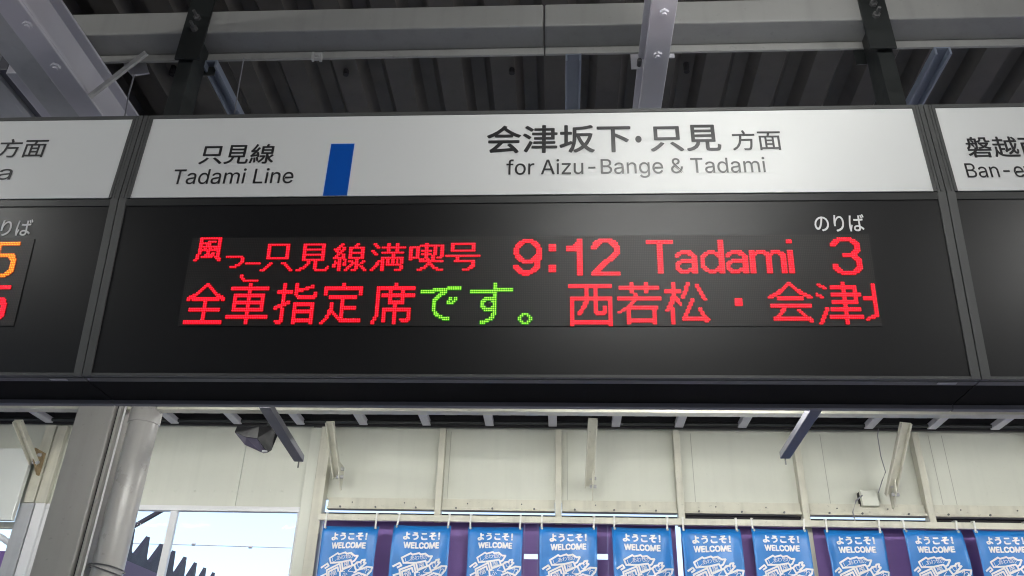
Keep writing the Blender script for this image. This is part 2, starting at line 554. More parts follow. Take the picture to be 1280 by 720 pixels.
class LedGrid:
    """the dot matrix of one board: column / row lattice on the display sheet"""

    def __init__(self, pl, s0, s1, t1, pitch_t):
        self.pl, self.s0, self.ps, self.t1, self.pt = pl, s0, (s1 - s0) / 384.0, t1, pitch_t

    def cell(self, px, py):
        s, t = self.pl.st(px, py)
        return round((s - self.s0) / self.ps), round((self.t1 - t) / self.pt)

    def put(self, mb, key, px, py, h=None):
        """px, py: photo pixel of the pattern's upper left ink; px is read at the pattern's middle height"""
        pat = LED[key]
        c0 = self.cell(px, py + len(pat) * 1.1)[0]
        r0 = self.cell(px, py)[1]
        for r, line in enumerate(pat):
            for c, ch in enumerate(line):
                if ch == '#':
                    self.dot(mb, c0 + c, r0 + r)

    def dot(self, mb, c, r):
        s = self.s0 + (c + 0.5) * self.ps
        t = self.t1 - (r + 0.5) * self.pt
        n = 6
        for ra, rb, n0, n1, mi in ((0.88, 0.80, 0.0036, 0.0048, 1), (0.35, 0.30, 0.0050, 0.0064, 0)):  # wide outer disc imitates bloom, small inner one is the LED
            lo = [self.pl.w(s + math.cos(k * math.pi / 3) * ra * self.ps, t + math.sin(k * math.pi / 3) * ra * self.pt, n0) for k in range(n)]
            hi = [self.pl.w(s + math.cos(k * math.pi / 3) * rb * self.ps, t + math.sin(k * math.pi / 3) * rb * self.pt, n1) for k in range(n)]
            mb.add(lo + hi, [tuple(range(n, 2 * n))] + [(k, (k + 1) % n, n + (k + 1) % n, n + k) for k in range(n)])
            mb.mi += [mi] * (n + 1)


# ================================================================== SETTING
o = MB().box(-40, 40, -6.0, 7.6, -0.4, 0.0).build('platform', 'floor')
tag(o, kind='structure')
g = MB().add([(-900, -900, -1.0), (900, -900, -1.0), (900, 900, -1.0), (-900, 900, -1.0)], [(0, 1, 2, 3)]).build('ground', 'ground')
tag(g, kind='structure')

# ------------------------------------------------------------------ key planes of the boards
Y0 = 2.30
z_hinge = PY(650, 244.0, Y0).z
z_top = PY(665, 138.5, Y0).z
HP = Plane(Vector((0, Y0, z_hinge)), Vector((0, 0, 1)))                               # upright white header
TILT = R(7.6)
LP = Plane(Vector((0, Y0, z_hinge)), Vector((0, -math.sin(TILT), math.cos(TILT))))    # display leaning forward at its top
t_low = LP.st(650, 472.5)[1]
p_low = LP.w(0, t_low)
z_low, y_low = p_low.z, p_low.y
y_frame_back = PZ(650, 479.0, z_low).y
y_back = PZ(650, 503.0, z_low).y
x_left = 0.5 * (HP.st(179, 146)[0] + HP.st(151, 247)[0])
x_right = 0.5 * (HP.st(1155, 135)[0] + HP.st(1181, 240)[0])
BW = x_right - x_left
HT = z_top - z_hinge
BEAM_Y = 2.36                                                                          # front of the cross beam
print('board', BW, 'z', z_low, z_hinge, z_top, 'y', y_low, y_frame_back, y_back)

# ------------------------------------------------------------------ canopy roof
ROOF_Y0, ROOF_Y1 = -8.0, 7.6


def roof_z(y):
    return 4.27 - 0.030 * (y - 2.3)


canopy = thing('canopy_roof', (0, 3.0, roof_z(3.0)), 'dark brown corrugated steel roof above the departure boards', 'roof')
PITCH = 0.235
mb = MB()
prof = []
nx = int(18.0 / PITCH)
for k in range(nx):
    x = -9.0 + k * PITCH
    prof += [(x, 0.0), (x + 0.10, 0.0), (x + 0.135, 0.062), (x + 0.20, 0.062)]
vs, fs = [], []
YS = [ROOF_Y0, 2.3, ROOF_Y1]
for y in YS:
    vs += [(x, y, roof_z(y) + dz) for x, dz in prof]
n = len(prof)
for j in range(len(YS) - 1):
    for i in range(n - 1):
        fs.append((j * n + i, j * n + i + 1, (j + 1) * n + i + 1, (j + 1) * n + i))
mb.add(vs, fs)
ro = mb.build('roof_sheet', 'roof', canopy)
so = ro.modifiers.new('gauge', 'SOLIDIFY')
so.thickness = 0.004
so.offset = 1
# lap seams of the roof sheets and the bolt ends poking through
for px, py in ((216, 88), (433, 88), (640, 86), (858, 84)):
    q = PZ(px, py, roof_z(2.85))
    MB().tube([(q.x, q.y, roof_z(q.y) + 0.02), (q.x, q.y, roof_z(q.y) - 0.028)], 0.013, 8).build('bolt_end', 'dark_gap', canopy)
# short rafters near the far wall
for k in range(17):
    px = 215 + 79.3 * (k - 3)
    x = PY(px, 523, 6.85).x
    z = roof_z(6.0)
    MB().box(x - 0.036, x + 0.036, 4.75, 6.925, 4.03, 4.075).build('rafter', 'lilac', canopy, bevel=0.004)
MB().box(-9, 9, 6.93, 6.955, 4.026, roof_z(6.93) + 0.06).build('wall_head', 'dark_gap', canopy)
MB().tube([(-9, 6.90, 4.052), (9, 6.90, 4.052)], 0.016, 10).build('conduit', 'hanger', canopy, smooth=True)
for yy in (5.3, 6.1, 6.72):
    MB().box(-9, 9, yy, yy + 0.07, roof_z(yy) - 0.03, roof_z(yy) + 0.0).build('purlin', 'roof', canopy)

# long rafters running over the boards
Z_RAF = 3.80


def rafter(name, pa, pb, pc, pd, label, group, bolts):
    """pa-pb: left and right edge at the near end (photo), pc-pd: at the board's top edge; the soffit lies at height Z_RAF"""
    a = PZ(*pa, Z_RAF)
    b = PZ(*pb, Z_RAF)
    c = PZ(*pc, Z_RAF)
    d = PZ(*pd, Z_RAF)
    x0 = (a.x + c.x) / 2
    x1 = (b.x + d.x) / 2
    r = thing(name, ((x0 + x1) / 2, 2.2, Z_RAF), label, 'rafter', group)
    y0, y1 = 0.6, 4.45
    h = 0.20
    mb = MB()
    mb.box(x0, x1, y0, y1, Z_RAF, Z_RAF + 0.012)
    mb.box(x0, x1, y0, y1, Z_RAF + h - 0.012, Z_RAF + h)
    xm = (x0 + x1) / 2
    mb.box(xm - 0.006, xm + 0.006, y0, y1, Z_RAF + 0.010, Z_RAF + h - 0.010)
    mb.box(x0 + 0.001, x0 + 0.013, y0, y1, Z_RAF + 0.0121, Z_RAF + 0.03)
    mb.box(x1 - 0.013, x1 - 0.001, y0, y1, Z_RAF + 0.0121, Z_RAF + 0.03)
    mb.build('steel_section', 'lilac', r, bevel=0.003)
    for px, py in bolts:
        q = PZ(px, py, Z_RAF)
        MB().tube([(q.x, q.y, Z_RAF + 0.002), (q.x, q.y, Z_RAF - 0.010)], 0.017, 6).tube([(q.x, q.y, Z_RAF - 0.009), (q.x, q.y, Z_RAF - 0.018)], 0.009, 8).build('bolt_head', 'lilac', r)
    return r, x0, x1


r1, lx0, lx1 = rafter('roof_rafter', (-1, 20), (25, 0), (103, 147), (128, 147), 'lilac grey steel rafter slanting across the upper left corner', 'steel rafters under the canopy', ((35, 30), (70, 82)))
r2, _, _ = rafter('roof_rafter', (814, 0), (848, 0), (799, 138), (826, 138), 'lilac grey steel rafter crossing in front of the beam above the white header', 'steel rafters under the canopy', ((830, 15), (822, 68)))

# gutter and pale panel on the far left
gx1 = lx0 - 0.006
gut = thing('roof_gutter', (gx1 - 0.09, 2.2, 3.86), 'pale grey ribbed gutter channel beside the left rafter', 'gutter')
for k, (a, b, z, m_) in enumerate(((0.0, 0.120, 3.81, 'grey_post'), (0.121, 0.142, 3.87, 'channel'), (0.143, 0.19, 3.84, 'lilac'), (0.191, 0.235, 3.86, 'channel'), (0.236, 0.262, 3.845, 'grey_post'))):
    MB().box(gx1 - b, gx1 - a, 2.35 if k else 0.6, 4.4, z, z + 0.09).build('gutter_face' if m_ != 'dark_gap' else 'gutter_groove', m_, gut, bevel=0.003)
pp = MB().box(-6.5, gx1 - 0.264, 2.44, 4.4, 3.86, 3.885).build('roof_panel', 'grey_post', origin=(-3.8, 3.4, 3.87), bevel=0.003)
tag(pp, 'flat pale grey soffit panel at the left edge above the boards', 'panel')

# purlin channels parallel to the rafters, seen between beam and boards
for pa, pb, w, lab in (((262, 80), (290, 143), 0.055, 'thin blue grey channel behind the left dark hanger'),
                       ((718, 60), (715, 138), 0.062, 'blue grey channel running back near the middle of the beam'),
                       ((1184, 53), (1147, 134), 0.062, 'dark blue grey channel slanting above the right board joint')):
    zc = 3.96
    a, b = PZ(*pa, zc), PZ(*pb, zc)
    x = (a.x + b.x) / 2
    mb = MB()
    mb.box(x - w / 2, x + w / 2, 2.46, 4.5, zc + 0.03, zc + 0.036)
    mb.box(x - w / 2, x - w / 2 + 0.008, 2.46, 4.5, zc, zc + 0.0299)
    mb.box(x + w / 2 - 0.008, x + w / 2, 2.46, 4.5, zc, zc + 0.0299)
    oo = mb.build('roof_channel', 'roof_channel', origin=(x, 3.4, zc))
    tag(oo, lab, 'channel', 'channels under the canopy')

# ------------------------------------------------------------------ cross beam above the boards
zb = PY(640, 33, BEAM_Y).z
zt = PY(640, 6, BEAM_Y).z
yb1 = PZ(640, 60.5, zb).y
lip_z = PY(640, 68, yb1).z
x_seam = PY(680, 33, BEAM_Y).x
x_beam_l = -5.2


def cross_beam(x0, x1, label):
    r = thing('cross_beam', ((x0 + x1) / 2, BEAM_Y, zb), label, 'beam', 'cross beam above the boards')
    MB().box(x0, x1, BEAM_Y, yb1, zb, zt).build('beam_body', 'beam', r, bevel=0.006)
    MB().box(x0, x1, yb1 + 0.0005, yb1 + 0.012, lip_z, zb + 0.05).build('beam_lip', 'beam', r, bevel=0.002)
    return r


bl = cross_beam(x_beam_l, x_seam - 0.003, 'grey box beam above the boards, longer part left of the seam')
br = cross_beam(x_seam + 0.003, 5.2, 'grey box beam above the boards, part right of the seam')
# end bracket on its left end
a = PY(50, 12, BEAM_Y)
b = PY(72, 38, BEAM_Y)
mb = MB().prism([PY(38, 13, BEAM_Y - 0.006), PY(74, 10.5, BEAM_Y - 0.006), PY(60, 38, BEAM_Y - 0.006), PY(52, 38, BEAM_Y - 0.006)], (0, 0.0055, 0))
br0 = mb.build('end_bracket', 'beam', bl)
q = PY(41, 17, BEAM_Y - 0.006)
MB().tube([(q.x, q.y, q.z), (q.x, q.y - 0.012, q.z)], 0.011, 6).build('bolt', 'bolt', br0)
# small bracket plates under the beam
for px0, px1, py0, py1 in ((789, 804, 60, 86), (835, 842, 57, 72), (75, 91, 66, 83)):
    q0, q1 = PY(px0, py1, yb1 + 0.0135), PY(px1, py0, yb1 + 0.0135)
    MB().box(q0.x, q1.x, yb1 + 0.0125, yb1 + 0.018, q0.z, q1.z).build('bracket_plate', 'lilac', bl if px0 < 680 else br, bevel=0.001)
q = PY(799, 79, yb1)
MB().tube([(q.x, yb1 + 0.012, q.z), (q.x, yb1 - 0.02, q.z)], 0.009, 6).build('bolt', 'bolt', br)
# cable clip and chips
q = PY(397, 73, yb1 - 0.003)
mb = MB().box(q.x - 0.021, q.x - 0.011, yb1 - 0.022, yb1 - 0.002, q.z - 0.018, q.z + 0.020)
mb.box(q.x - 0.011, q.x + 0.020, yb1 - 0.016, yb1 - 0.002, q.z + 0.004, q.z + 0.021)
mb.box(q.x + 0.010, q.x + 0.021, yb1 - 0.022, yb1 - 0.002, q.z - 0.020, q.z + 0.004)
mb.box(q.x - 0.011, q.x + 0.010, yb1 - 0.018, yb1 - 0.004, q.z - 0.014, q.z - 0.004)
cc = mb.build('cable_clip', 'galv', origin=q, bevel=0.002)
tag(cc, 'small pale cable clip under the beam left of centre', 'clip')

# tie bar with gusset in the upper left
tb = thing('tie_bar', PZ(150, 95, 3.86), 'thin pale tie bar between left rafter and beam', 'tie bar')
pa, pb = PY(112, 121, 2.44), PY(183, 66, 2.40)
MB().bar(pa, pb, 0.024, 0.012, (0, 0, 1)).build('bar', 'galv', tb, bevel=0.001)
mb = MB().prism([PY(150, 66, 2.55), PY(178, 66, 2.55), PY(186, 91, 2.55), PY(164, 94, 2.55), PY(156, 84, 2.55)], (0, 0.008, 0))
mb.build('gusset_plate', 'lilac', tb)
MB().tube([PY(168, 92, 2.44), PY(161, 118, 2.5), PY(156, 146, 2.6)], 0.003, 6).build('hanging_wire', 'wire', tb)
MB().tube([PY(305, 72, 2.47), PY(299, 105, 2.53), PY(293, 142, 2.6)], 0.0025, 6).build('hanging_wire', 'wire', bl)

bw_ = MB().box(-40, 40, -8.3, -8.05, 0, 4.9).build('wall', 'column', origin=(0, -8.2, 0))  # added unseen wall, blocks sky light that would reflect in the display
tag(bw_, 'added grey wall behind the camera that keeps sky light off the display', 'wall')

# ================================================================== DEPARTURE BOARDS
LIP_N = 0.004


def board(x0, label, group, led_extent):
    x1 = x0 + BW
    xa, xb = x0 + 0.0016, x1 - 0.0016
    r = thing('departure_board', ((x0 + x1) / 2, Y0 + 0.1, z_low), label, 'departure board', group)
    # casing: profile in the YZ plane swept along X
    e = 0.006
    prof = [(xa, Y0 + e, z_top - 0.002), (xa, Y0 + e, z_hinge), (xa, y_low + e, z_low + 0.004), (xa, y_back, z_low + 0.004), (xa, y_back, z_top - 0.002)]
    MB().prism(prof, (xb - xa, 0, 0)).build('casing', 'case', r)
    fr = 0.036        # header frame stile width
    fl = 0.0265       # display frame stile width
    # header
    MB().pbox(HP, xa + fr, xb - fr, 0.003, HT - 0.014, -0.005, 0.0).build('header_panel', 'header', r)
    mb = MB()
    for sgn in (0, 1):
        base = xa if sgn == 0 else xb
        d = 1 if sgn == 0 else -1
        for (u0, u1, nn) in ((0.0, 0.0145, 0.004), (0.0165, 0.0245, 0.003), (0.0262, fr, 0.0035)):
            p, q = base + d * u0, base + d * u1
            mb.pbox(HP, min(p, q), max(p, q), 0.0, HT, -0.02, nn)
    mb.pbox(HP, xa + fr, xb - fr, HT - 0.014, HT, -0.02, 0.0035)
    hf = mb.build('header_frame', 'frame', r)
    # display
    t_top = -0.030
    MB().pbox(LP, xa + fl, xb - fl, t_low + 0.010, t_top, -0.004, 0.0).build('display_panel', 'display', r)
    mb = MB()
    mb.pbox(LP, xa, xa + fl, t_low, -0.0006, -0.02, 0.005)
    mb.pbox(LP, xb - fl, xb, t_low, -0.0006, -0.02, 0.005)
    mb.pbox(LP, xa + fl, xb - fl, t_low, t_low + 0.010, -0.02, 0.0045)
    # underside of the bottom frame member
    mb.box(xa, xb, y_low + 0.012, y_frame_back, z_low - 0.001, z_low + 0.010)
    mb.build('display_frame', 'frame', r, bevel=0.0012)
    mb = MB().pbox(LP, xa + fl, xb - fl, t_top, -0.004, -0.02, 0.004)
    mb.build('display_head_rail', 'darkframe', r, bevel=0.0012)
    # underside tray and rear lip
    MB().box(xa, xb, y_frame_back + 0.002, y_back, z_low + 0.0, z_low + 0.0035).build('underside_tray', 'case', r)
    zl = PY(650, 508.0, y_back).z
    MB().box(xa, xb, y_back + 0.001, y_back + 0.025, zl, z_low + 0.03).build('rear_lip', 'lip', r, bevel=0.002)
    # rating plate on the lower right
    MB().box(xb - 0.115, xb - 0.060, y_low + 0.016, y_frame_back - 0.012, z_low - 0.003, z_low - 0.0011).build('rating_plate', 'plate', r)
    # LED module
    s0, s1, tt, tbm = led_extent
    nr = 51
    grid = LedGrid(LP, s0, s1, tt, (tt - tbm) / nr)
    mb = MB().pbox(LP, s0 - 2 * grid.ps, s1 + 2 * grid.ps, tbm, tt, 0.0002, 0.003)
    lm = mb.build('led_module', led_mat, r)
    me = lm.data
    uvl = me.uv_layers.new(name='UVMap')
    org = root_loc(r)
    for lp in me.loops:
        w = me.vertices[lp.vertex_index].co + org - LP.o
        uvl.data[lp.index].uv = ((w.dot(LP.s) - s0) / grid.ps, (tt - w.dot(LP.t)) / grid.pt)
    return r, grid


def text_part(name, r, items, pl, n, m):
    for it in items:
        mb = MB()
        fit_text(mb, it[0], pl, it[1], n, *(it[2:]))
        mb.build(name, m, r)


led_mat = led_off_material(1, 1)
sl, _ = LP.st(236, 352)
sr, _ = LP.st(1089.5, 352)
tt = LP.st(660, 295.5)[1]
tbm = LP.st(660, 408)[1]
ext = (sl, sr, tt, tbm)
GRP = 'departure boards hung in a row'
b1, G = board(x_left, 'middle departure board with red and green scrolling dot text and a blue band', GRP, ext)
b0, G0 = board(x_left - BW, 'cut off departure board at the left edge with orange dots', GRP, tuple(v - BW for v in ext[:2]) + ext[2:])
b2, G2 = board(x_right, 'cut off departure board at the right edge beginning with Ban-et', GRP, tuple(v + BW for v in ext[:2]) + ext[2:])

# header writing, middle board
text_part('line_lettering', b1, [('只見線', (251, 181, 343, 205), 0.012), ('Tadami Line', (217, 211, 367, 230), 0.004)], HP, 0.0012, 'ink')
text_part('destination_lettering', b1, [('会津坂下', (609, 157, 788, 191), 0.016), ('・', (794, 170, 802, 178.5), 0.0), ('只見', (813, 157, 900, 189), 0.016), ('方面', (915, 163, 976, 188), 0.006),
                                         ('for Aizu-Bange & Tadami', (633, 198, 957, 222.5), 0.004)], HP, 0.0012, 'ink')
sa, ta = HP.st(427.5, 180)
s_l, s_r = HP.st(409, 212)[0], HP.st(438.5, 212)[0]
MB().pbox(HP, s_l, s_r, 0.004, ta, 0.0003, 0.0012).build('line_colour_band', 'blue', b1)
MB().pbox(HP, s_l - 0.003, s_r + 0.003, 0.0035, ta + 0.003, 0.0001, 0.0007).build('band_outline', 'pale_edge', b1)
text_part('platform_lettering', b1, [('のりば', (1018, 268.5, 1080, 289.5), 0.012)], LP, 0.0015, 'white_letter')
# left and right boards
text_part('destination_lettering', b0, [('方面', (-1.5, 174, 58, 197), 0.008), ('a', (-2, 211.5, 15, 225), 0.004)], HP, 0.0012, 'ink')
text_part('platform_lettering', b0, [('のりば', (-22, 275, 40, 295), 0.012)], LP, 0.0015, 'white_letter')
text_part('line_lettering', b2, [('磐越西線', (1208, 171, 1339, 196.5), 0.012), ('Ban-etsu', (1207, 204, 1314, 222), 0.004)], HP, 0.0012, 'ink')


def led_part(name, r, grid, items, m):
    for key, px, py in items:
        mb = MB()
        grid.put(mb, key, px, py)
        o_ = mb.build(name, m, r)
        o_.data.materials.append(M[m + '_lens'])
        for p_, i_ in zip(o_.data.polygons, mb.mi):
            p_.material_index = i_


led_part('train_name_character', b1, G, [('kaze', 244.5, 298), ('tsu', 282.5, 320.5), ('ko', 300, 329.5), ('tada', 327.5, 306.5), ('mi', 372.5, 306.5), ('sen', 417.5, 305.5), ('man', 463.5, 304.5), ('kitsu', 511, 304.5), ('gou', 556, 305.5)], 'led_red')
led_part('time_character', b1, G, [('9', 643, 299.5), (':', 685.5, 306.5), ('1', 708, 299.5), ('2', 740, 299.5)], 'led_red')
led_part('destination_letter', b1, G, [('T', 808 + 0.5, 301.5), ('a', 844.5, 314.5), ('d', 875.5, 301.5), ('a', 908, 314.5), ('m', 938, 314), ('i', 984, 301)], 'led_red')
led_part('platform_number', b1, G, [('3', 1040, 298.5)], 'led_red')
led_part('message_character', b1, G, [('zen', 231, 354.5), ('sha', 285, 354.5), ('shi', 344, 354.5), ('tei', 403, 354.5), ('seki', 464.5, 354.5),
                                ('nishi', 711.5, 355), ('waka', 772, 354.5), ('matsu', 832, 354.5), ('naka', 918.5, 374), ('ai', 959.5, 354), ('zu', 1020, 353), ('ban', 1079.5, 356)], 'led_red')
led_part('green_message_character', b1, G, [('de', 524.5, 359.5), ('su', 587, 353.5), ('maru', 646.5, 391.5)], 'led_green')
led_part('platform_number', b0, G0, [('5', -12.5, 303)], 'led_orange')
led_part('lower_number', b0, G0, [('5', -25, 358)], 'led_red')

# hangers of the middle board
for (ex0, ey0), (ex1, ey1), side, pl_box in (((241, 77), (222, 143), 1, ((234.5, 8), (265, 8), (250, 72.5), (220, 72.5))),
                                             ((1095, 62), (1114.5, 134), -1, ((1071.5, -2), (1106, -2), (1121.5, 59.5), (1088.5, 59.5)))):
    hy = BEAM_Y + 0.012
    c0, c1 = PY(ex0, ey0, hy), PY(ex1, ey1, hy)
    x_edge = (c0.x + c1.x) / 2
    wf = 0.058
    xs = (x_edge - wf, x_edge) if side > 0 else (x_edge, x_edge + wf)
    hg = MB().box(xs[0], xs[1], hy, hy + 0.10, z_top - 0.004, zb - 0.0005).build('hanger', 'hanger', b1, bevel=0.003)
    q = [PY(px, py, BEAM_Y - 0.012) for px, py in pl_box]
    xa_, xb_ = (q[0].x + q[3].x) / 2, (q[1].x + q[2].x) / 2
    cp = MB().box(xa_, xb_, BEAM_Y - 0.012, BEAM_Y - 0.002, q[2].z, zt + 0.12).build('clamp_plate', 'hanger', hg, bevel=0.002)
    MB().box(xa_ + 0.004, xb_ - 0.004, yb1 + 0.014, yb1 + 0.022, zb - 0.10, zt + 0.1).build('clamp_plate', 'hanger', hg, bevel=0.002)
    for fy in (0.33, 0.70):
        zz = zb + (q[2].z - zb) * 0.15 + (1 - fy) * 0.16 - 0.02
        xx = (xa_ + xb_) / 2
        mb = MB().tube([(xx, BEAM_Y - 0.0115, zz), (xx, BEAM_Y - 0.024, zz)], 0.015, 6)
        mb.tube([(xx, BEAM_Y - 0.023, zz), (xx, BEAM_Y - 0.055, zz)], 0.0065, 8)
        mb.build('bolt', 'bolt', hg)

# ================================================================== BEHIND THE BOARDS
# beam carried by the column
LB_Y = 4.40
lb_z0 = PY(650, 514.5, LB_Y - 0.05).z
lb_z1 = lb_z0 + 0.20
lowb = thing('carrier_beam', (0, LB_Y, lb_z0), 'cream steel beam running under the boards from the grey column', 'beam')
mb = MB()
mb.box(-5.5, 5.5, LB_Y, LB_Y + 0.012, lb_z0 + 0.022, lb_z1)
mb.box(-5.5, 5.5, LB_Y - 0.05, LB_Y + 0.013, lb_z0, lb_z0 + 0.0215)
mb.build('beam_section', 'cream_steel', lowb, bevel=0.003)
for px in (556, 565, 578, 587):
    q = PY(px, 510, LB_Y)
    MB().tube([(q.x, LB_Y - 0.001, q.z), (q.x, LB_Y - 0.02, q.z)], 0.012, 6).build('bolt', 'bolt', lowb)

# column, conduit and downpipe
CY = 4.30
q0, q1 = PY(97, 505, CY), PY(143, 505, CY)
q2, q3 = PY(37.5, 720, CY), PY(89, 720, CY)
cx0, cx1 = (q0.x + q2.x) / 2, (q1.x + q3.x) / 2
print('column', q0.x, q2.x, q1.x, q3.x)
colm = thing('steel_column', ((cx0 + cx1) / 2, CY + 0.1, 0), 'grey painted square steel column under the left board joint', 'column')
mb = MB().box(cx0, cx1, CY, CY + 0.19, 0, lb_z0 + 0.10)
mb.build('column_body', 'column', colm, bevel=0.008)
MB().box(cx1 + 0.0003, cx1 + 0.018, CY + 0.03, CY + 0.16, 0, lb_z0 + 0.10).build('column_recess', 'dark_gap', colm)
MB().box(cx1 + 0.0185, cx1 + 0.034, CY + 0.008, CY + 0.18, 0, lb_z0 + 0.10).build('column_flange', 'column', colm, bevel=0.002)
MB().box(cx0 - 0.06, cx1 + 0.09, CY - 0.06, CY + 0.25, 0.0, 0.02).build('base_plate', 'column', colm, bevel=0.003)
con = MB().tube([(cx1 + 0.046, CY + 0.03, 0.0), (cx1 + 0.046, CY + 0.03, lb_z0 + 0.1)], 0.0055, 8).build('conduit', 'white_metal', origin=(cx1 + 0.046, CY + 0.03, 0), smooth=True)
tag(con, 'thin white conduit between the grey column and the downpipe', 'conduit')
pr = 0.080
pcx = cx1 + 0.060 + pr
pipe = thing('downpipe', (pcx, CY + 0.09, 0), 'thick grey rainwater downpipe beside the column', 'downpipe')
MB().tube([(pcx, CY + 0.09, 0), (pcx, CY + 0.09, lb_z0 + 0.1)], pr, 32).build('pipe', 'pipe', pipe, smooth=True)
zc = PY(170, 522, CY).z
MB().tube([(pcx, CY + 0.09, zc - 0.012), (pcx, CY + 0.09, zc - 0.008), (pcx, CY + 0.09, zc + 0.09), (pcx, CY + 0.09, zc + 0.094)], [pr + 0.001, pr + 0.006, pr + 0.006, pr + 0.001], 32, caps=False).build('pipe_collar', 'pipe', pipe, smooth=True)
wz = PY(120, 709, CY).z
pts = []
for k in range(45):
    a = k / 44 * 2 * math.pi * 2
    rad = pr + 0.007
    pts.append((pcx + math.cos(a) * (rad + 0.012 * (math.cos(a) < -0.5)), CY + 0.09 + math.sin(a) * rad, wz + 0.018 * math.sin(a * 0.7) - 0.012 * math.cos(a)))
wt = MB().tube(pts, 0.0035, 6).build('wire_tie', 'bolt', origin=(pcx, CY + 0.09, wz))
tag(wt, 'rusty dark wire wound round the downpipe near the bottom edge', 'wire')

# support arms that end in mid air
for (a, b, lab) in (((331, 505), (374, 573), 'dark grey steel arm sticking out left of the speaker end, before the wall'), ((1022, 505), (981, 569), 'dark grey steel arm slanting down in front of the right wall panels')):
    pa, pb = PY(*a, 3.55), PY(*b, 4.30)
    r = thing('support_arm', pa, lab, 'arm', 'steel arms under the carrier beam')
    MB().bar(pa, pb, 0.052, 0.036, (1, 0, 0)).build('channel_bar', 'channel', r, bevel=0.003)
    d = (pb - pa).normalized()
    MB().bar(pb + d * 0.0005, pb + d * 0.006, 0.048, 0.034, (1, 0, 0)).build('end_cap', 'galv', r)
    MB().tube([pb + d * 0.002 - Vector((0, 0, 0.018)), pb + d * 0.002 - Vector((0, 0, 0.05))], 0.004, 6).build('stud', 'bolt', r)

# ------------------------------------------------------------------ far wall
WY = 7.0


def wx(px, py, y=WY):
    return PY(px, py, y).x


def wz_(py, y=WY, px=800):
    return PY(px, py, y).z


Z_TOP = 4.025
z_pan = wz_(626.5)
z_led = wz_(637.5)
z_fl = wz_(641.0)
z_gap = wz_(643.4)
z_rail1 = wz_(648.5, 6.9)
z_rail0 = wz_(656.5, 6.9)
posts = [wx(550, 600), wx(698, 600), wx(848.5, 600), wx(1001, 600), wx(1154, 600), wx(1308, 600), wx(1462, 600)]
x_corner0, x_corner1 = wx(381, 600), wx(409, 600)
wall = thing('panel_wall', (posts[2], WY, 0), 'cream steel panel wall above the row of blue banners', 'wall')
edges = [x_corner1] + posts
for k in range(len(edges) - 1):
    MB().box(edges[k] - 0.012, edges[k + 1] - 0.014, WY + 0.06, WY + 0.085, z_pan, Z_TOP + 0.05).build('wall_panel', 'cream', wall)
    MB().box(edges[k] + 0.03, edges[k + 1] - 0.03, WY + 0.012, WY + 0.0595, z_led, z_pan + 0.004).build('ledge', 'cream_steel', wall, bevel=0.003)
    MB().box(edges[k] + 0.03, edges[k + 1] - 0.03, WY - 0.012, WY + 0.06, z_fl, z_led - 0.0008).build('ledge_flange', 'cream_steel', wall, bevel=0.002)
    L = edges[k + 1] - edges[k]
    for fr_ in (0.16, 0.48, 0.80):
        xx = edges[k] + L * fr_ + random.uniform(-0.03, 0.03)
        MB().tube([(xx, WY - 0.0118, z_led - 0.008), (xx, WY - 0.024, z_led - 0.008)], 0.0085, 6).build('ledge_bolt', 'bolt', wall)
    for fr_ in (0.28, 0.70):
        xx = edges[k] + L * fr_ + random.uniform(-0.04, 0.04)
        MB().tube([(xx, WY + 0.0122, (z_led + z_pan) / 2), (xx, WY + 0.005, (z_led + z_pan) / 2)], 0.006, 6).build('ledge_rivet', 'bolt', wall)
    # dark track in the slot below
    MB().box(edges[k] - 0.01, edges[k + 1] - 0.014, WY + 0.0605, WY + 0.08, wz_(650), z_gap if k in (0, 1, 2, 4) else z_led).build('window_track', 'dark_gap', wall)
for px in (561, 709, 866.5, 1032, 1170, 1187):
    x = wx(px, 590, WY + 0.0595)
    MB().box(x - 0.0022, x + 0.0022, WY + 0.0588, WY + 0.0595, z_pan, Z_TOP).build('panel_seam', 'seam', wall)
for k, x in enumerate(posts):
    MB().box(x - 0.027, x + 0.027, WY - 0.03, WY + 0.0595, z_fl - 0.10 if k != 3 else 0.9, Z_TOP).build('post', 'cream_steel', wall, bevel=0.004)
# corner posts
MB().box(x_corner0, (x_corner0 + x_corner1) / 2 - 0.003, WY - 0.02, WY + 0.0595, 0.0, Z_TOP).build('post', 'cream', wall, bevel=0.003)
MB().box((x_corner0 + x_corner1) / 2 + 0.003, x_corner1, WY - 0.05, WY + 0.0595, 0.0, Z_TOP).build('post', 'cream_steel', wall, bevel=0.004)
MB().box(x_corner1, posts[-1], WY + 0.02, WY + 0.06, 0.0, 0.92).build('dado_panel', 'cream', wall)
# banner rail
rail = MB().box(x_corner1 + 0.002, posts[-1], 6.868, 6.90, z_rail0, z_rail1).build('banner_rail', 'cream_steel', origin=(posts[2], 6.9, z_rail0), bevel=0.003)
tag(rail, 'cream square rail carrying the blue welcome banners', 'rail')

